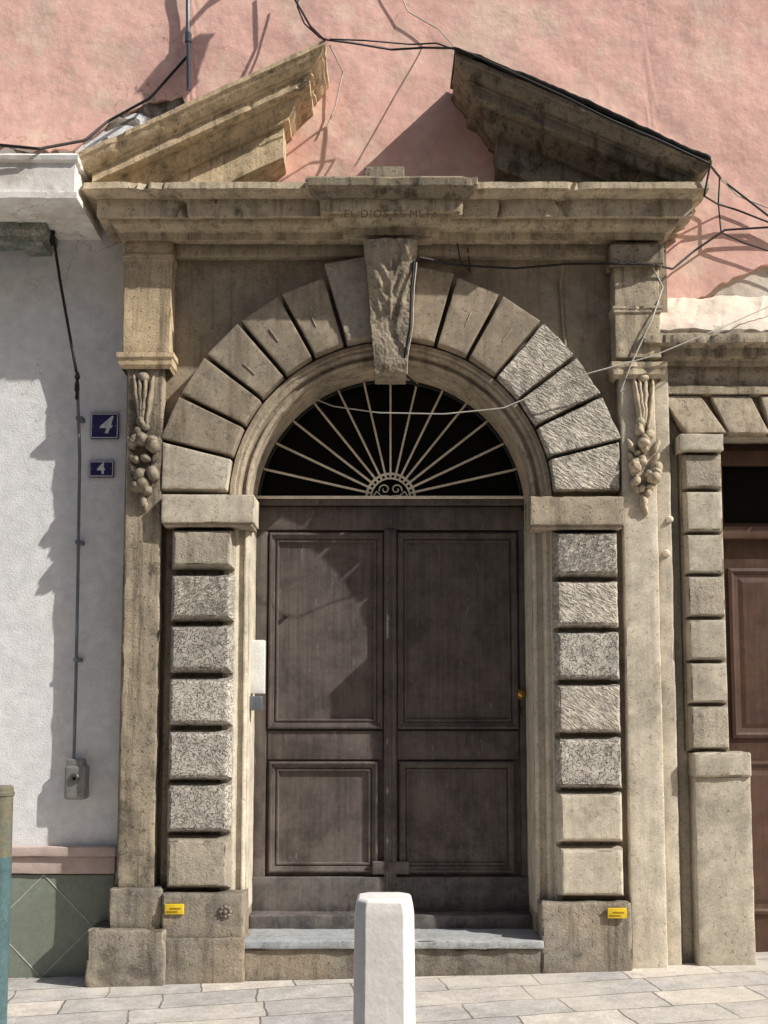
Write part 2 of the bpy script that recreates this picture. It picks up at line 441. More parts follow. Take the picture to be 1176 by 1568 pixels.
# keystone
kz1=PZ(372,-.3); kz0=PZ(573,-.27); kx=PX(598,500,-.3)
vs=[];fs=[];NU,NV=44,110
for j in range(NV+1):
    v=j/NV; z=kz1+(kz0-kz1)*v
    hw=.155-.062*v if v>.12 else .165-.09*v
    yb=-.33+.05*v-.02*math.cos(v*math.pi*2)
    if v>.93: yb+=(v-.93)*.3
    for i in range(NU+1):
        u=i/NU*2-1
        leaf=0
        if v<.62:
            w_=mn.noise(Vector((u*1.7,v*5,1.3)))
            ph=(v*5.2+abs(u)*1.5+.55*w_)%1.0
            lob=(1-abs(2*ph-1))**.8
            wdt=.92-.9*max(0,v-.26)
            edge=max(0,1-(abs(u)/wdt)**4) if wdt>0 else 0
            edge*=min(1,(.62-v)/.12)
            leaf=(.012+.013*lob+.014*w_)*edge+.010*math.exp(-(u/.08)**2)*edge
            if v<.16: leaf+=.03*math.exp(-((abs(u)-.6)/.2)**2)*math.sin(v/.16*math.pi)
        p=Vector((kx+u*hw,yb-leaf,z)); p+=nv(p,20,2)*.005+nv(p,60,4)*.004
        vs.append(p)
for j in range(NV):
    for i in range(NU):
        a=j*(NU+1)+i; fs.append((a,a+1,a+NU+2,a+NU+1))
def side_strip(idx):
    b=len(vs)
    for a in idx: vs.append(Vector((vs[a].x,-.05,vs[a].z)))
    for k in range(len(idx)-1): fs.append((idx[k],idx[k+1],b+k+1,b+k))
side_strip([j*(NU+1) for j in range(NV+1)]); side_strip([j*(NU+1)+NU for j in range(NV+1)])
side_strip([NV*(NU+1)+i for i in range(NU+1)])
mk('keystone',vs,fs,STL,por,ang=45)
# imposts
for s_,(a,b,c,d) in (('l',(247,757,389,800)),('r',(812,760,955,804))):
    x0=PX(a,780,-.26);x1=PX(c,780,-.26)
    sbox('impost_'+s_,x0,x1,-.26,.0,PZ(d,-.26),PZ(b,-.26),STP if s_=='l' else ST,por,r=.006,amp=.003,chip=.014,step=.025)
    sbox('impost_fillet_'+s_,x0+.012,x1-.012,-.245,.0,PZ(d+6,-.245),PZ(d-1,-.245),ST,por,r=.005,amp=.001)
sbox('block_strip_l',PX(250,1080,-.13),acx-R-.14,-.13,.0,PZ(1375,-.13),PZ(800,-.13),STD,por,r=.004,amp=.002,step=.08)
sbox('block_strip_r',acx+R+.14,PX(957,1080,-.13),-.13,.0,PZ(1385,-.13),PZ(800,-.13),ST,por,r=.004,amp=.002,step=.08)
LB=[(808,870),(878,950),(956,1030),(1037,1111),(1118,1195),(1200,1276),(1281,1363)]
RB=[(812,882),(888,960),(966,1041),(1047,1123),(1129,1208),(1213,1291),(1297,1375)]
lm=[STPK,STT,STT2,STT2,STT2,STT2,STPK]; rm=[STT,STT3,STT2,STT3,STT2,STP,STP]
lx0=PX(256,1080,-.235);lx1=PX(354,1080,-.235);rx0=PX(852,1080,-.235);rx1=PX(953,1080,-.235)
for i,(a,b) in enumerate(LB):
    sbox('rusticated_block_l%d'%(i+1),lx0,lx1,-.235,-.10,PZ(b,-.235),PZ(a,-.235),lm[i],por,r=.005,step=.018,amp=.003,fr=16,chip=.012 if i<6 else .03,cham=(.028,.026))
for i,(a,b) in enumerate(RB):
    sbox('rusticated_block_r%d'%(i+1),rx0,rx1,-.235,-.10,PZ(b,-.235),PZ(a,-.235),rm[i],por,r=.005,step=.018,amp=.005 if i<5 else .0015,fr=16,chip=.04 if i in(3,4) else .010,cham=(.024,.024))
# outer pilasters
PXL0=PX(189,450,YP);PXL1=PX(262,450,YP);PXR0=PX(941,450,YP);PXR1=PX(1010,450,YP)
sbox('pilaster_head_l',PXL0,PXL1,YP,.02,PZ(545,YP),PZ(360,YP),ST2,por,r=.006,amp=.003,step=.03,chip=.014)
sbox('pilaster_head_r',PXR0,PXR1,YP,.02,PZ(548,YP),PZ(370,YP),STC,por,r=.006,amp=.003,step=.03,chip=.014)
def band(n,x0,x1,pa,pb,d,mat):
    z1=PZ(pa,YP-d);z0=PZ(pb,YP-d);h=z1-z0
    sweep(n,[(x0,0),(x0,YP),(x1,YP),(x1,0)],[(0,z1+.002),(d,z1),(d,z1-h*.3),(d*.7,z1-h*.4),(d*.55,z1-h*.75),(d*.2,z1-h*.85),(0,z0)],mat,por,amp=.002,step=.02,chip=.01)
band('pilaster_neck_l',PXL0,PXL1,539,563,.028,ST2); band('pilaster_cap_l',PXL0,PXL1,389,400,.010,ST2)
band('pilaster_neck_r',PXR0,PXR1,553,578,.030,STC); band('pilaster_cap_r',PXR0,PXR1,468,480,.014,STC)
sbox('pilaster_collar_r',PXR0-.03,PXR1+.02,-.27,.0,PZ(404,-.27),PZ(374,-.27),STD,por,r=.006,amp=.003,chip=.012,step=.025)
lsx1=PX(244,900,-.2)
sbox('pilaster_shaft_l',PX(187,1000,-.2),lsx1,-.20,.02,PZ(1362,-.2),PZ(555,-.2),STL,por,r=.010,amp=.006,fr=6,step=.025,chip=.035)
sbox('pilaster_shaft_r',PX(958,1000,-.2),PX(1012,1000,-.2),-.20,.02,-.05,PZ(565,-.2),STP,por,r=.008,amp=.003,step=.04,chip=.01)
sbox('pilaster_return_r',PX(1008,1000,-.14),PX(1034,1000,-.14),-.14,.02,-.05,PZ(530,-.14),STP,por,r=.016,amp=.004,step=.04,chip=.014)
# entablature
bx0=PX(200,330,YP);bx1=PX(1008,330,YP)
ztop=PZ(279,-.46); zbot=PZ(366,YP)
sbox('entablature_body',bx0+.01,bx1-.01,YP+.004,.02,zbot,ztop-.02,STC,por,r=.004,amp=.001,step=.1)
sbox('frieze_fascia',PX(262,380,-.15),PX(941,380,-.15),-.15,.0,PZ(392,-.15),PZ(355,-.15),ST,por,r=.008,amp=.004,step=.04,chip=.01)
def zz(py,p): return PZ(py,YP-p)
cprof=[(-.02,ztop+.004),(.12,ztop+.002),(.245,ztop),(.25,zz(288,.25)),(.235,zz(290,.235)),(.225,zz(294,.22)),(.19,zz(300,.19)),(.175,zz(304,.175)),(.165,zz(305,.165)),(.165,zz(312,.165)),(.165,zz(321,.165)),(.165,zz(331,.165)),(.155,zz(333,.155)),(.10,zz(333,.12)),(.098,zz(338,.1)),(.09,zz(343,.09)),(.06,zz(352,.06)),(.035,zz(356,.035)),(.03,zz(362,.03)),(.03,zz(367,.03)),(0,zz(369,0)),(-.05,zz(369,0))]
c0=PX(534,330,YP);c1=PX(664,330,YP)
sweep('horizontal_cornice',[(bx0,.02),(bx0,YP),(c0,YP),(c0,YP-.07),(c1,YP-.07),(c1,YP),(bx1,YP),(bx1,.02)],cprof,STC,por,amp=.0035,step=.02,chip=.02)
sbox('centre_soffit',c0+.01,c1-.01,YP-.065,YP+.05,zbot-.02,ztop-.02,STC,por,r=.004,amp=.001)
zc=PZ(279,-.53)
sweep('centre_crown',[(c0+.02,YP),(c0+.02,YP-.07),(c1-.02,YP-.07),(c1-.02,YP)],[(-.02,zc+.035),(.12,zc+.033),(.245,zc+.03),(.255,zc+.02),(.25,zc-.02),(.235,zc-.028),(.20,zc-.055),(.185,zc-.07),(.165,zc-.07)],STD,por,amp=.003,step=.02,chip=.02)
tx=bpy.data.curves.new('inscription','FONT'); tx.body='EL DIOS ES MI Fe'; tx.size=.066; tx.extrude=.0008; tx.space_character=1.15; tx.align_x='CENTER'; tx.materials.append(INSC)
to=bpy.data.objects.new('inscription',tx); scene.collection.objects.link(to); to.parent=por
to.rotation_euler=(math.pi/2,0,0); to.location=(PX(598,326,-.46),YP-.07-.1655,PZ(333,-.455))
sbox('cornice_plaque',PX(558,270,-.35),PX(619,270,-.35),-.38,-.30,ztop,PZ(258,-.35),STD,por,r=.006)
# pediment wings
def wing(tag,po,pi,mat):
    yf=YP-.27
    xo,zo=P(po[0],po[1],yf)[0],P(po[0],po[1],yf)[2]; xi,zi=P(pi[0],pi[1],yf)[0],P(pi[0],pi[1],yf)[2]
    sl=(zi-zo)/(xi-xo)
    zf=lambda x: zo+(x-xo)*sl
    pr=[(-.10,.02),(.10,.012),(.262,.005),(.27,0),(.268,-.028),(.255,-.034),(.248,-.050),(.228,-.072),(.205,-.086),(.192,-.090),(.190,-.104),(.172,-.108),(.171,-.122),(.171,-.136),(.171,-.165),(.16,-.172),(.10,-.172),(.095,-.185),(.08,-.20),(.05,-.235),(.035,-.245),(.033,-.265),(0,-.27),(0,-.32),(0,-.37),(0,-.42),(0,-.47),(-.20,-.49)]
    sg=1 if xi>xo else -1
    a=xo+sg*.27; b_=xi-sg*.27
    if sg>0: path=[(a,.02),(a,YP),(b_,YP),(b_,.02)]
    else: path=[(b_,.02),(b_,YP),(a,YP),(a,.02)]
    sweep('pediment_wing_'+tag,path,pr,mat,por,zf=zf,step=.02,amp=.004,chip=.018)
wing('l',(110,238),(498,60),ST2)
wing('r',(1090,246),(698,80),STD)  # darker stone than the left wing: its shade is put into the colour
def flash(tag,pts,yf,mat):
    vs=[];fs=[]
    n=60
    for i in range(n+1):
        t=i/n
        k=min(int(t*(len(pts)-1)),len(pts)-2); f=t*(len(pts)-1)-k
        px=pts[k][0]+(pts[k+1][0]-pts[k][0])*f; py=pts[k][1]+(pts[k+1][1]-pts[k][1])*f
        x,_,z=P(px,py,yf); w=.014*mn.noise(Vector((x*6,0,0)))+.008*mn.noise(Vector((x*20,0,0)))
        z+=w
        vs+=[(x,.0,z+.05),(x,yf-.012,z+.02),(x,yf-.014,z-.012+w)]
    for i in range(n):
        for j in range(2): fs.append((i*3+j,i*3+3+j,i*3+4+j,i*3+1+j))
    o=mk('wing_flashing_'+tag,vs,fs,mat,por); md=o.modifiers.new('s','SOLIDIFY'); md.thickness=.008
flash('r',[(697,78),(795,115),(893,156),(990,202),(1088,247)],YP-.27,TAR)
def festoon(tag,pxc,pt,pb,yb,mat,seed):
    rr=random.Random(seed); it=[]
    def X(dx,py): return PX(pxc+dx,py,yb)
    def add(dx,py,rx,ry,rz,t=0): it.append((X(dx,py),yb-ry*.35,PZ(py,yb),rx,ry,rz,t))
    L=pb-pt
    add(0,pt+6,.035,.03,.03)
    for dx,t in ((-9,.14),(2,-.05),(10,-.12),(-4,.08)): add(dx,pt+.22*L,.018,.03,.17,t)
    for k in range(5): add(rr.uniform(-8,8),pt+(.36+.03*k)*L,.03,.03,.035,rr.uniform(-.6,.6))
    for k in range(16):
        py=pt+(.50+.40*rr.random())*L; q=(py-pt)/L
        w=20*math.sin(min(1,max(0,(q-.44)/.5))*math.pi)+4
        r_=rr.uniform(.022,.042); add(rr.uniform(-w,w),py,r_,r_*1.5,r_*rr.uniform(.8,1.3),rr.uniform(-1,1))
    for sx in(-1,1):
        for k in range(4): add(sx*(19-2*k),pt+(.54+.10*k)*L,.018,.02,.05,sx*-.5)
    add(0,pb-10,.022,.03,.06); add(3,pb+2,.014,.02,.04,.2)
    return blobs('carved_festoon_'+tag,it,mat,por,seed,.008)
festoon('l',220,572,772,-.20,STL,3)
festoon('r',985,574,778,-.20,STC,8)
# bases
sbox('pedestal_l',PX(166,1390,-.24),PX(248,1390,-.24),-.24,.02,PZ(1426,-.24),PZ(1360,-.24),STB,por,r=.012,amp=.008,chip=.03,step=.025)
sbox('plinth_l',PX(131,1460,-.30),PX(253,1460,-.30),-.30,.02,-.1,PZ(1424,-.30),STB,por,r=.016,amp=.012,chip=.03,step=.025)
sbox('pedestal_inner_l',PX(247,1400,-.26),PX(372,1400,-.26),-.26,.02,PZ(1438,-.26),PZ(1368,-.26),STB,por,r=.012,amp=.007,chip=.02,step=.025)
sbox('base_course_l',PX(250,1460,-.275),PX(374,1460,-.275),-.275,.02,-.1,PZ(1436,-.275),STB,por,r=.014,amp=.008,chip=.02,step=.025)
sbox('pedestal_inner_r',PX(829,1430,-.255),PX(968,1430,-.255),-.255,.02,-.1,PZ(1382,-.255),STB,por,r=.014,amp=.006,chip=.03,step=.025)
sbox('base_course_mid',PX(372,1470,-.25),PX(831,1470,-.25),-.25,.3,-.1,PZ(1452,-.25),STB,por,r=.012,amp=.008,chip=.012,step=.025)
sbox('door_sill',PX(368,1450,-.27),PX(833,1450,-.27),-.27,.5,PZ(1454,-.27)+.001,PZ(1441,-.27)+.0,SILL,por,r=.008,amp=.005,chip=.02,step=.025)
cxr,_,czr=P(345,1396,-.265)
bm=bmesh.new()
for k in range(8):
    r_=bmesh.ops.create_icosphere(bm,subdivisions=2,radius=.014)
    for v in r_['verts']: v.co=v.co+Vector((cxr+.026*math.cos(k*math.pi/4),-.262,czr+.026*math.sin(k*math.pi/4)))
r_=bmesh.ops.create_icosphere(bm,subdivisions=2,radius=.014)
for v in r_['verts']: v.co=v.co+Vector((cxr,-.27,czr))
me=bpy.data.meshes.new('rosette');bm.to_mesh(me);bm.free();me.materials.append(STB);o=bpy.data.objects.new('rosette',me);scene.collection.objects.link(o);o.parent=por
for px,py in ((267,1392),(945,1398)):
    x,_,z=P(px,py,-.27)
    st=sbox('utility_sticker',x-.055,x+.055,-.275,-.262,z-.03,z+.028,YEL,None,r=.002,amp=0)
    for k in range(2):
        sbox('print_line',x-.045+.02*k,x+.02+.02*k,-.277,-.2745,z-.018+.018*k,z-.011+.018*k,YELD,st,r=.0005,amp=0)
# =============== DOOR
door=empty('double_door')
YD=.30
dz0=PZ(1441,-.27)+.0; dzt=PZ(766,YD)
dx0=acx-R;dx1=acx+R
def dz(py): return PZ(py,YD-.02)
def dxx(px,py=1000): return PX(px,py,YD-.02)
sbox('door_slab',dx0-.02,dx1+.02,YD,YD+.05,dz0,dzt,WOOD,door,r=.002,amp=0,step=.5)
sbox('top_rail',dx0,dx1,YD-.035,YD,dz(812),dz(776),WOOD,door,r=.006,amp=.001,step=.1)
sbox('transom_bar',dx0,dx1,YD-.07,YD,dz(775),dz(764),WOOD,door,r=.006,amp=.001,step=.1)
sbox('transom_lip',dx0,dx1,YD-.085,YD,dz(766),dz(762),CREAMI,door,r=.003,amp=.0)
for a,b in ((391,409),(588,607),(795,812)):
    sbox('stile',dxx(a),dxx(b),YD-.028 if a!=588 else YD-.05,YD,dz0+.09,dz(812),WOOD,door,r=.005,amp=.001,step=.15)
for k in (592.5,602.5): sbox('astragal_bead',dxx(k-2),dxx(k+2),YD-.058,YD-.04,dz0+.12,dz(814),WOOD,door,r=.004,amp=0,step=.5)
def rail(a,b,pa,pb): sbox('rail',dxx(a),dxx(b),YD-.018,YD,dz(pb),dz(pa),WOOD,door,r=.003,amp=.0008,step=.1)
RG=[(0,YD),(0,YD-.030),(.008,YD-.038),(.016,YD-.038),(.020,YD-.026),(.034,YD-.022),(.042,YD-.012),(.050,YD-.022),(.058,YD-.022),(.064,YD-.004),(.09,YD-.003)]
for a,b in ((411,587),(608,793)):
    rings('upper_panel',dxx(a),dxx(b),dz(1116),dz(816),RG,WOOD,door)
    rings('lower_panel',dxx(a+3),dxx(b-8),dz(1336),dz(1166),RG,WOOD,door)
    rail(a,b,1119,1163)
sbox('kick_board',dx0,dx1,YD-.05,YD,dz0+.05,dz(1342),WOODG,door,r=.006,amp=.002,step=.08)
sbox('shadow_gap_board',dx0,dx1,YD-.20,YD,dz0-.01,PZ(1402,YD-.2),WOODG,door,r=.008,amp=.004,step=.06)  # dark board standing in for the shadow gap below the door
for a,b in ((570,626),):
    sbox('stile_foot',dxx(a),dxx(b),YD-.058,YD,dz(1338),dz(1318),WOOD,door,r=.01,amp=.002)
def lathe(name,cx,cy,cz,prof,mat,par,axis_='y',n=24):
    vs=[];fs=[];m=len(prof)
    for i in range(n):
        a=2*math.pi*i/n
        for r_,h in prof:
            if axis_=='y': vs.append((cx+r_*math.cos(a),cy-h,cz+r_*math.sin(a)))
            else: vs.append((cx+r_*math.cos(a),cy+r_*math.sin(a),cz+h))
    for i in range(n):
        for j in range(m-1): fs.append((i*m+j,((i+1)%n)*m+j,((i+1)%n)*m+j+1,i*m+j+1))
    return mk(name,vs,fs,mat,par,ang=40)
kx_,_,kz_=P(797,1063,YD-.04)
lathe('door_knob',kx_,YD-.025,kz_,[(0.0001,.07),(.012,.069),(.022,.062),(.026,.05),(.022,.038),(.012,.03),(.011,.012),(.03,.01),(.032,0)],BRASS,door)
sbox('keyhole_plate',kx_-.010,kx_+.010,YD-.035,YD-.02,kz_-.12,kz_-.085,IRON,door,r=.003,amp=0)
lathe('latch_rosette',dxx(437,940)-.0,YD-.01,dz(944),[(.0001,.025),(.008,.024),(.012,.015),(.014,0)],IRON,door)
sbox('strike_plate',acx-R-.006,PX(405,1020,.06),.05,.13,PZ(1062,.05),PZ(980,.05),PLW,door,r=.003,amp=0)
sbox('latch_box',acx-R-.004,PX(402,1075,.03),.0,.06,PZ(1088,0),PZ(1066,0),ZINC,door,r=.004,amp=0)
# =============== FANLIGHT
fan=empty('fanlight_grille'); YF=.26
fcx,_,fcz=P(598,762,YF)
vs=[(acx,YF+.07,dzt-.02)];fs=[]
pts=[(acx-R-.03,dzt-.02)]+[(acx-(R+.03)*math.cos(math.pi*i/48),acz+(R+.03)*math.sin(math.pi*i/48)) for i in range(0,49) if acz+(R+.03)*math.sin(math.pi*i/48)>dzt-.02]+[(acx+R+.03,dzt-.02)]
for x,z in pts: vs.append((x,YF+.07,z))
for i in range(1,len(pts)): fs.append((0,i,i+1))
mk('glazing',vs,fs,GLASS,fan,smooth=False)
def raylen(a):
    dx,dz_=math.cos(a),math.sin(a); ox,oz=fcx-acx,fcz-acz
    b_=ox*dx+oz*dz_; c_=ox*ox+oz*oz-(R+.0)**2
    return -b_+math.sqrt(b_*b_-c_)
for i in range(1,14):
    a=math.pi*i/14; L=raylen(a)
    def wp(p,a=a): return Vector((fcx+p.x*math.cos(a)-p.z*math.sin(a),p.y,fcz+p.x*math.sin(a)+p.z*math.cos(a)))
    sbox('ray_%d'%i,.13,L-.004,YF-.012,YF+.012,-.0062,.0062,CREAMI,fan,r=.002,amp=.0008,step=.1,warp=wp)
for r_,w in ((.155,.008),(.125,.006)):
    tube('hub_ring',[(fcx+r_*math.cos(math.pi*i/24),YF-.006,fcz+r_*math.sin(math.pi*i/24)) for i in range(25)],w,CREAMI,fan)
for s_ in(-1,1):
    sp=[]
    for i in range(40):
        t=i/39; a=-.3+t*3.6*math.pi/1.6; rr_=.036*(1-.75*t)
        sp.append((fcx+s_*(.038+rr_*math.cos(a)),YF-.006,fcz+.052+rr_*math.sin(a)))
    tube('hub_scroll',sp,.0045,CREAMI,fan)
    tube('hub_foot',[(fcx+s_*.115,YF-.006,fcz+.0),(fcx+s_*.09,YF-.006,fcz+.04),(fcx+s_*.06,YF-.006,fcz+.012),(fcx+s_*.01,YF-.006,fcz+.01)],.004,CREAMI,fan)
tube('rim_bar',[(acx-(R-.012)*math.cos(math.pi*i/48),YF,acz+(R-.012)*math.sin(math.pi*i/48)) for i in range(49)],.010,IRON,fan)
# =============== NUMBER PLATES
def plate(px,py,w,h,size,shear,bold):
    x,_,z=P(px,py,0)
    p=sbox('house_number_sign',x-w/2,x+w/2,.0,.022,z-h/2,z+h/2,BLUE,None,r=.004,amp=0)
    for (a,b,c,d) in ((-w/2+.004,w/2-.004,h/2-.010,h/2-.005),(-w/2+.004,w/2-.004,-h/2+.005,-h/2+.010),(-w/2+.004,-w/2+.009,-h/2+.010,h/2-.010),(w/2-.009,w/2-.004,-h/2+.010,h/2-.010)):
        sbox('border',x+a,x+b,-.002,.004,z+c,z+d,WHE,p,r=.0005,amp=0)
    c=bpy.data.curves.new('numeral','FONT'); c.body='4'; c.size=size; c.extrude=.002; c.offset=bold; c.shear=shear; c.align_x='CENTER'; c.align_y='CENTER'; c.materials.append(WHE)
    o=bpy.data.objects.new('numeral',c); scene.collection.objects.link(o); o.parent=p; o.rotation_euler=(math.pi/2,0,0); o.location=(x,-.002,z)
    for sx in(-1,1): sbox('screw',x+sx*(w/2-.018)-.003,x+sx*(w/2-.018)+.003,-.003,.003,z-.003,z+.003,ZINC,p,r=.001,amp=0)
plate(160,652,.175,.165,.15,.30,.003); plate(155,718,.155,.105,.10,0,.002)
# =============== LEFT NEIGHBOUR
nc=empty('shop_cornice')
yc=-.60
cx1=PX(113,265,yc)
sweep('white_cornice',[(XL,yc+.10),(cx1-.06,yc+.10),(cx1-.06,.02)],[(-.6,PZ(231,yc)+.03),(.06,PZ(231,yc)+.005),(.075,PZ(234,yc)),(.07,PZ(240,yc)),(.05,PZ(243,yc)),(.05,PZ(265,yc)),(.05,PZ(288,yc)),(.07,PZ(290,yc)),(.07,PZ(299,yc)),(-.06,PZ(301,yc)),(-.6,PZ(301,yc))],WHT,nc,amp=.004,step=.03,chip=.006)
y2=-.25
sweep('green_bed_moulding',[(XL,y2+.08),(PX(50,340,y2),y2+.08),(PX(50,340,y2),.02)],[(0,PZ(295,y2)),(.10,PZ(300,y2)),(.10,PZ(312,y2)),(.07,PZ(318,y2)),(.06,PZ(335,y2)),(.08,PZ(340,y2)),(.08,PZ(352,y2)),(.05,PZ(358,y2)),(.04,PZ(366,y2)),(-.1,PZ(366,y2))],simple('weathered_green_paint',(.13,.17,.145),.8,0,3,.5,.2,(.34,.32,.28)),nc,amp=.006,step=.025,chip=.015)
rod=empty('bell_pull_rod')
tube('rod_upper',[P(80,350,-.12),P(92,430,-.09),P(117,570,-.06)],.009,IRON,rod)
lathe('finial_top',P(80,355,-.12)[0],-.12,P(80,355,-.12)[2]-.04,[(.0001,.07),(.012,.06),(.02,.04),(.012,.02),(.022,0),(.012,-.03),(.006,-.05)],IRON,rod,'z')
lathe('finial_mid',P(118,590,-.06)[0],-.06,P(118,590,-.06)[2],[(.0001,.09),(.010,.08),(.018,.05),(.008,.03),(.014,.01),(.016,-.03),(.008,-.05),(.012,-.08),(.0001,-.1)],IRON,rod,'z')
tube('rod_lower',[P(119,600,-.05),P(122,700,-.04),P(119,900,-.04),P(116,1050,-.04),P(113,1165,-.04)],.010,ZINC,rod)
for py,px in ((640,121),(830,120),(1010,117)): pbox('clip',px-5,py-3,px+5,py+3,-.055,.03,ZINC,rod,r=.002,amp=0)
kb=empty('key_switch_box')
pbox('housing',97,1172,131,1225,-.07,.03,LEADW,kb,r=.02,amp=.001,step=.02)
pbox('top_cap',101,1162,127,1176,-.06,.03,LEADW,kb,r=.012,amp=0)
lathe('keyhole_ring',P(114,1192,-.07)[0],-.068,P(114,1192,-.07)[2],[(.0001,.004),(.010,.004),(.012,.014),(.026,.014),(.032,.006),(.034,0)],STEEL,kb)
lathe('keyhole',P(114,1192,-.07)[0],-.072,P(114,1192,-.07)[2],[(.0001,.003),(.011,.003)],DARK,kb)
sk=empty('tiled_skirting')
pbox('skirting_cap',-400,1297,178,1312,-.045,.03,BASEP,sk,ref=1320,r=.006,amp=.003,chip=.008)
pbox('skirting_band',-400,1312,176,1338,-.025,.03,BASEP,sk,ref=1320,r=.004,amp=.003)
sbox('tile_panel',XL,PX(172,1420,-.01),-.008,.03,-.1,PZ(1340,-.01),GREEN,sk,r=.002,amp=.0015,step=.2)
JW=simple('tile_joint',(.50,.50,.47),.7)
for k in range(-9,3):
    cxp=PX(65,1415,-.01)+k*.60; czp=PZ(1418,-.01)
    for s1 in(-1,1):
        for s2 in (-1,1):
            def wp(p,cxp=cxp,s1=s1,s2=s2): return Vector((cxp+s1*(.30-p.x*.30),p.y,czp+s2*(p.x*.30)+p.z))
            if cxp+.30<PX(172,1420,-.01)+.2: sbox('joint',0.02 if s1<0 else .0,1,-.0112-.0004*(s1+s2),-.006,-.004,.004,JW,sk,r=.001,amp=0,step=.2,warp=wp)
# =============== RIGHT NEIGHBOUR PORTAL
np_=empty('neighbour_doorway')
YN=-.05
ox0=PX(1112,1000,-.10); ox1=ox0+1.35
sbox('wall_pier',PX(1015,900,YN),ox0,YN,.45,-.1,PZ(640,YN),STP,np_,r=.006,amp=.003,step=.1)
sbox('wall_lintel',PX(1015,900,YN),XR,YN,.45,PZ(668,YN),PZ(505,YN),STP,np_,r=.006,amp=.004,step=.08)
sbox('wall_pier_far',ox1,XR,YN,.45,-.1,PZ(640,YN),STP,np_,r=.006,amp=.003,step=.15)
def mpx(x): return ox0+ox1-x
NB=[(694,748),(751,814),(817,878),(881,944),(947,1011),(1014,1077),(1080,1148)]
nx0=PX(1052,900,-.17);nx1=PX(1112,900,-.17)
for i,(a,b) in enumerate(NB):
    for mm in (0,1):
        xs=(nx0,nx1) if not mm else (mpx(nx1),mpx(nx0))
        sbox('quoin_%d%s'%(i+1,'ab'[mm]),xs[0],xs[1],-.17,-.03,PZ(b,-.17),PZ(a,-.17),STP if i%3 else STPK,np_,r=.005,amp=.002,step=.025,chip=.014,cham=(.014,.018))
for mm in (0,1):
    f=(lambda x:x) if not mm else mpx
    sbox('quoin_strip',f(nx0-.01),f(nx1+.008),-.11,.0,PZ(1150,-.11),PZ(664,-.11),ST,np_,r=.004,amp=.002,step=.08)
    sbox('quoin_cap',f(PX(1040,675,-.2)),f(PX(1108,675,-.2)),-.2,-.02,PZ(690,-.2),PZ(664,-.2),STP,np_,r=.008,amp=.004,chip=.012,step=.025)
    sbox('plinth_cap',f(PX(1062,1170,-.2)),f(PX(1152,1170,-.2)),-.2,-.02,PZ(1190,-.2),PZ(1152,-.2),STP,np_,r=.014,amp=.005,chip=.018,step=.025)
    sbox('plinth_pier',f(PX(1066,1330,-.18)),f(PX(1154,1330,-.18)),-.18,.3,-.1,PZ(1188,-.18),STP,np_,r=.010,amp=.003,step=.04,chip=.008)
lz0=PZ(666,-.12);lz1=PZ(606,-.12)
for k in range(9):
    xs=PX(1046,640,-.12)+k*.26
    cxm=(ox0+ox1)/2
    def wp(p,xs=xs):
        t=(p.z-lz0)/(lz1-lz0)
        return Vector((p.x+(xs+.12-cxm)*.18*t,p.y-.05*(1-t),p.z))
    sbox('lintel_stone_%d'%k,xs+.008,xs+.252,-.12,.0,lz0,lz1,ST,np_,r=.006,amp=.002,step=.04,chip=.006,warp=wp)
ey=-.10
sweep('door_entablature',[(PX(1015,520,ey),.02),(PX(1015,520,ey),ey),(XR,ey)],[(0,PZ(508,ey)+.03),(.15,PZ(512,ey-.15)),(.155,PZ(518,ey-.15)),(.15,PZ(524,ey-.15)),(.10,PZ(531,ey-.1)),(.085,PZ(534,ey-.08)),(.08,PZ(546,ey-.08)),(.04,PZ(553,ey-.04)),(.035,PZ(560,ey-.03)),(.0,PZ(562,ey)),(.0,PZ(590,ey)),(.035,PZ(592,ey-.03)),(.035,PZ(603,ey-.03)),(0,PZ(607,ey)),(-.1,PZ(607,ey))],STL,np_,amp=.004,step=.025,chip=.012)
sweep('plaster_haunch',[(PX(1000,490,-.03),.04),(PX(1006,490,-.03),-.03),(XR,-.03)],[(-.06,PZ(452,0)),(-.01,PZ(462,0)),(.06,PZ(478,-.09)),(.12,PZ(488,-.15)),(.17,PZ(497,-.2)),(.185,PZ(505,-.2)),(.17,PZ(513,-.2)),(.10,PZ(514,-.1))],CREAM,np_,amp=.022,fr=6,step=.03)
nd=empty('brown_door')
sbox('leaf',ox0-.02,ox1+.02,.16,.22,-.05,PZ(640,0),WOOD2,nd,r=.003,amp=0,step=.5)
sbox('frame',ox0-.01,ox0+.05,.08,.16,.0,PZ(640,0),WOOD2,nd,r=.006,amp=.001,step=.2)
sbox('fanlight_glass',ox0+.09,ox1-.09,.150,.159,PZ(800,.15),PZ(715,.15),GLASS,nd,r=.001,amp=0)
sbox('head_bar',ox0,ox1,.10,.16,PZ(825,.1),PZ(806,.1),WOOD2,nd,r=.006,amp=0)
sbox('head_bar_top',ox0,ox1,.10,.16,PZ(712,.1),PZ(690,.1),WOOD2,nd,r=.006,amp=0)
for pa,pb in ((870,1130),(1165,1400)):
    for q in (0,1):
        x0_=ox0+.10+q*.62
        rings('panel',x0_,x0_+.52,PZ(pb,.15),PZ(pa,.15),[(0,.16),(0,.145),(.02,.14),(.035,.15),(.06,.155),(.09,.148)],WOOD2,nd)
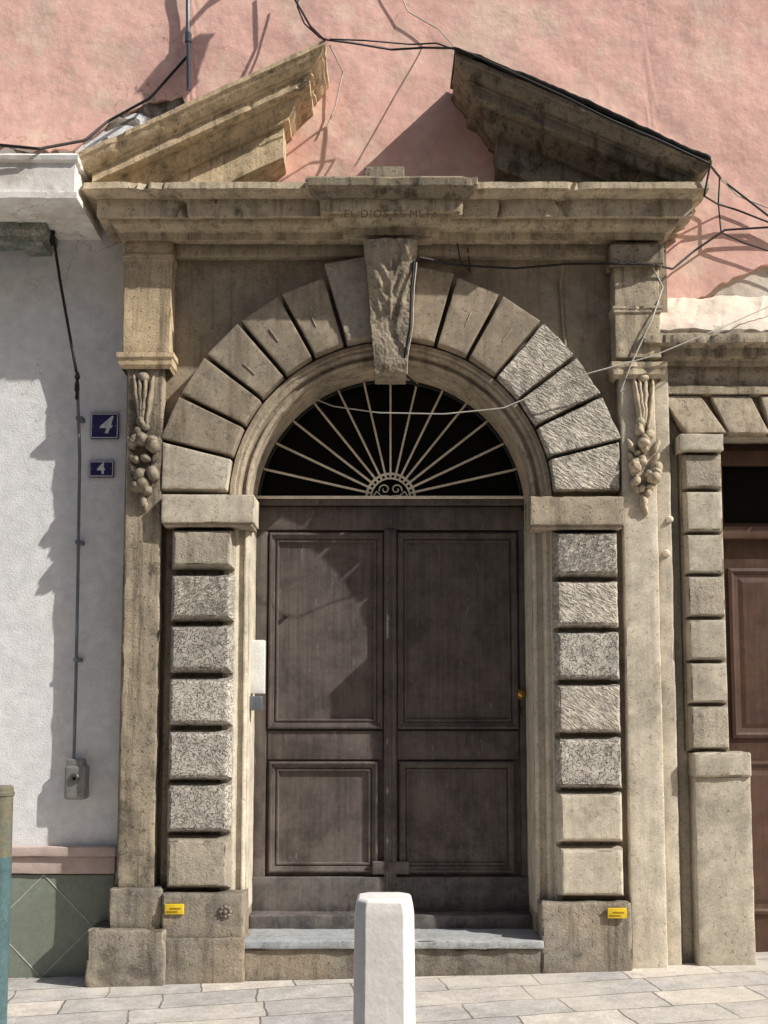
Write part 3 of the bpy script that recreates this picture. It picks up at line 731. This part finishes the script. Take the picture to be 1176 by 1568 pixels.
# =============== CABLES, PIPES
cable('overhead_cable',[(440,-60,-.1),(452,0,-.12),(475,40,-.3),(495,60,-.5),(540,66,-.4),(600,76,-.2),(650,73,-.3),(700,74,-.52),(760,100,-.53),(860,146,-.52),(940,186,-.53),(1010,215,-.52),(1085,250,-.5),(1105,275,-.15),(1176,330,-.05),(1260,370,-.05)],.007,CABLE)
cable('overhead_cable',[(505,60,-.5),(560,62,-.45),(630,68,-.3),(668,66,-.3),(702,78,-.52)],.005,CABLE)
cable('overhead_cable',[(462,-40,-.1),(455,10,-.12),(466,36,-.2),(490,58,-.48)],.005,CABLE)
cable('overhead_cable',[(1088,250,-.5),(1078,300,-.48),(1098,312,-.1),(1130,322,-.06),(1176,340,-.05),(1250,350,-.05)],.006,CABLE)
cable('overhead_cable',[(1102,268,-.1),(1100,310,-.05),(1104,356,-.05),(1140,372,-.05),(1176,384,-.05),(1240,400,-.05)],.005,CABLE)
cable('overhead_cable',[(636,402,-.33),(642,394,-.34),(700,406,-.2),(790,411,-.18),(870,404,-.2),(945,404,-.29),(1000,405,-.27),(1030,412,-.12),(1062,385,-.06),(1110,352,-.05),(1176,348,-.05),(1260,350,-.05)],.007,CABLE)
cable('drop_cable',[(634,400,-.34),(630,440,-.34),(628,500,-.33),(620,545,-.3),(620,572,-.26),(640,592,.1)],.008,CABLE)
cable('drop_cable',[(638,402,-.34),(634,440,-.34),(632,500,-.33),(624,545,-.3),(623,572,-.26)],.004,CABW)
cable('hanging_cable',[(470,606,.18),(510,622,.0),(580,632,-.15),(680,634,-.25),(770,625,-.28),(830,600,-.28),(900,572,-.3),(1000,545,-.3),(1090,508,-.3),(1180,468,-.2),(1260,430,-.1)],.004,CABW)
cable('hanging_cable',[(1000,410,-.25),(1015,440,-.2),(998,490,-.25),(965,560,-.25),(950,600,-.23)],.005,CABW)
cable('hanging_cable',[(862,404,-.16),(858,440,-.09),(862,500,-.09),(866,530,-.09)],.009,simple('cable_trunking',(.33,.28,.22),.7))
cable('hanging_cable',[(700,372,-.25),(705,400,-.16),(720,416,-.10),(716,380,-.16)],.004,CABLE)
cable('overhead_cable',[(-40,226,-.62),(0,222,-.62),(60,228,-.6),(130,215,-.2),(165,186,-.05),(230,150,-.03),(288,85,-.05)],.009,CABLE)
cable('overhead_cable',[(505,70,-.45),(525,110,-.06),(513,165,-.04),(500,195,-.04)],.005,CABW)
cable('overhead_cable',[(600,-40,-.05),(625,18,-.04),(672,45,-.04),(700,76,-.3)],.004,CABW)
cable('overhead_cable',[(1176,318,-.05),(1130,300,-.05),(1100,270,-.2),(1085,252,-.45)],.005,CABW)
vp=empty('conduit_pipe')
tube('pipe',[P(286,-400,-.05),P(288,40,-.05),P(289,138,-.05)],.014,ZINC,vp,smoothc=False)
for py in (58,): lathe('pipe_collar',P(288,py,-.05)[0],-.05,P(288,py,-.05)[2],[(.013,.03),(.022,.03),(.022,-.03),(.013,-.03)],ZINC,vp,'z')
for (px,py) in ((1021,847),(1026,795)):
    x,_,z=P(px,py,-.15); lathe('door_bell',x,-.135,z,[(.0001,.03),(.012,.028),(.018,.018),(.022,.012),(.022,0)],CREAMI,None)
# =============== ADDED LAMP, invented and unseen above the frame to cast the pink wall's shadow
shadow_lamp=empty('added_shadow_lamp')
def shadow_lamp_at(px,py,yy,s=1):
    x,_,z=P(px,py,0)
    tube('arm',[(x,0,z),(x,-.15*s,z+.12*s),(x,-.40*s,z+.16*s),(x,-.60*s,z+.05*s),(x,-.60*s,z-.05*s)],.016,IRON,shadow_lamp)
    sp=[]
    for i in range(30):
        t=i/29;a=t*3*math.pi; r_=.12*s*(1-.7*t); sp.append((x,-.22*s+r_*math.cos(a),z-.06*s+r_*math.sin(a)))
    tube('scroll',sp,.012,IRON,shadow_lamp)
    tube('brace',[(x,0,z-.35*s),(x,-.10*s,z-.2*s),(x,-.30*s,z+.0),(x,-.5*s,z+.10*s)],.012,IRON,shadow_lamp)
    lathe('lantern',x,-.60*s,z-.35*s,[(.0001,.32*s),(.03*s,.30*s),(.05*s,.26*s),(.12*s,.22*s),(.10*s,.20*s),(.07*s,-.04*s),(.08*s,-.06*s),(.02*s,-.12*s),(.02*s,-.24*s),(.04*s,-.26*s),(.0001,-.34*s)],IRON,shadow_lamp,'z',6)
shadow_lamp_at(535,-165,0,.85)
# =============== BOLLARD
bol=empty('bollard')
yb_=-3.3; d=yb_-CY
bx=(588.5-PPX)/F*d; tz=1.02
def ring8(w,z,c=.30):
    h=w/2; k=h*(1-c*1.2)
    return [(bx+a,yb_+b,z) for a,b in ((-k,-h),(k,-h),(h,-k),(h,k),(k,h),(-k,h),(-h,k),(-h,-k))]
z0b=GZ(bx)-.05
lv=[(.222,z0b),(.196,z0b+.45),(.186,tz-.05),(.182,tz-.030),(.172,tz-.008),(.160,tz-.001),(.150,tz)]
vs=[];fs=[]
for w,z in lv: vs+=ring8(w,z)
for i in range(len(lv)-1):
    for k in range(8): fs.append((i*8+k,i*8+(k+1)%8,i*8+8+(k+1)%8,i*8+8+k))
fs.append(tuple((len(lv)-1)*8+k for k in range(8)))
bo=mk('post',vs,fs,BOLM,bol,ang=15)
bv=bo.modifiers.new('b','BEVEL'); bv.width=.003; bv.segments=2; bv.limit_method='ANGLE'; bv.angle_limit=math.radians(25)
sbox('base_collar',bx-.13,bx+.13,yb_-.13,yb_+.13,z0b,z0b+.07,KERB,bol,r=.01)
pst=empty('metal_post'); yq=-1.5
qx,_,qz=P(1,1203,yq)
lathe('shaft_teal',qx,yq,0,[(.062,-.0),(.062,qz-.36),(.0605,qz-.33)],TEAL,pst,'z',32)
lathe('shaft_top',qx,yq,0,[(.0605,qz-.33),(.060,qz-.05),(.066,qz-.045),(.066,qz-.03),(.061,qz-.025),(.061,qz-.01),(.052,qz),(.0001,qz+.004)],POSTB,pst,'z',32)
lathe('foot',qx,yq,0,[(.10,-.1),(.10,.06),(.085,.09),(.062,.10)],TEAL,pst,'z',32)
mh=empty('manhole_cover')
x_=(338-PPX)/F*5.72
lathe('rim',x_,-1.42,GZ(x_)+.006,[(.0001,.004),(.10,.004),(.105,.0),(.125,.0),(.13,.006),(.14,.004),(.142,-.01)],CIRON,mh,'z',40)
# =============== GROUND
def sheet(name,x0,x1,y0,y1,dz_,mat,nx=2,ny=2):
    vs=[];fs=[]
    for i in range(nx+1):
        for j in range(ny+1):
            x=x0+(x1-x0)*i/nx;y=y0+(y1-y0)*j/ny
            a=.0 if nx<50 else .004*mn.noise(Vector((x*2,y*2,0)))
            xx=max(-30,min(30,x)); vs.append((x,y,GZ(xx)+dz_+a))
    for i in range(nx):
        for j in range(ny):
            a=i*(ny+1)+j; fs.append((a,a+ny+1,a+ny+2,a+1))
    return mk(name,vs,fs,mat)
sheet('ground',-300,300,-300,300,-.13,ASPH,20,4)
sheet('pavement',-30,30,-3.9,.6,0,PAV,300,22)
sheet('far_pavement',-30,30,-9.6,-8.2,0,PAV,60,4)
def kerb(name,ya,yb2):
    s=1 if yb2>ya else -1
    vs=[];fs=[]
    k0=[(ya,-.126),(ya,-.01),(ya+.01*s,.006),(yb2,.006),(yb2,-.126)]
    for x in (-30,30):
        for y,z in k0: vs.append((x,y,GZ(x)+z))
    for j in range(4): fs.append((j,5+j,6+j,j+1))
    mk(name,vs,fs,KERB)
kerb('kerb',-4.05,-3.9); kerb('kerb',-8.05,-8.2)
# =============== OPPOSITE SIDE OF THE STREET
opp=empty('opposite_house')
sbox('facade',-14,14,-13,-9.6,-1.2,9.2,OCH,opp,r=.01,step=2,amp=0)
sbox('eaves',-14.2,14.2,-13,-9.2,9.2,9.45,STC,opp,r=.01,step=2,amp=0)
SH=simple('shutter_paint',(.12,.20,.16),.5)
for i in range(-4,5):
    for lv_ in range(3):
        xc=i*2.8+.6; zb_=.9+lv_*2.8
        sbox('window_frame',xc-.55,xc+.55,-9.6,-9.55,zb_,zb_+1.6,WHE,opp,r=.01,step=2,amp=0)
        sbox('window_pane',xc-.47,xc+.47,-9.56,-9.54,zb_+.08,zb_+1.52,GLASS,opp,r=.003,step=2,amp=0)
        for q in(-1,1): sbox('shutter',xc+q*.85-.27,xc+q*.85+.27,-9.6,-9.53,zb_-.02,zb_+1.62,SH,opp,r=.006,step=2,amp=0)
# =============== LIGHT
S=Vector((2.2,-1,2.1)).normalized()
su=bpy.data.lights.new('sun','SUN'); su.energy=5.0; su.angle=math.radians(.5); su.color=(1,.96,.89)
so=bpy.data.objects.new('sun',su); scene.collection.objects.link(so); so.rotation_euler=S.to_track_quat('Z','Y').to_euler(); so.location=(8,-6,9)
w=bpy.data.worlds.new('World'); scene.world=w; w.use_nodes=True
nt=w.node_tree; sk_=nt.nodes.new('ShaderNodeTexSky'); sk_.sky_type='NISHITA'; sk_.sun_disc=False
sk_.sun_elevation=math.asin(S.z); sk_.sun_rotation=math.atan2(S.x,S.y); sk_.dust_density=2.0; sk_.ozone_density=.6; sk_.air_density=1.0
bg=nt.nodes['Background']; bg.inputs[1].default_value=.105; nt.links.new(sk_.outputs[0],bg.inputs[0])
# =============== CAMERA
cd=bpy.data.cameras.new('camera'); co=bpy.data.objects.new('camera',cd); scene.collection.objects.link(co)
cd.sensor_fit='VERTICAL'; cd.sensor_height=36; cd.sensor_width=27; cd.lens=F/1568*36; cd.shift_y=(PPY-784)/1568; cd.clip_end=1000
co.location=(0,CY,CZ); co.rotation_euler=(math.pi/2+TH,0,0)
scene.camera=co
scene.view_settings.view_transform='Standard'; scene.view_settings.look='None'; scene.view_settings.exposure=0
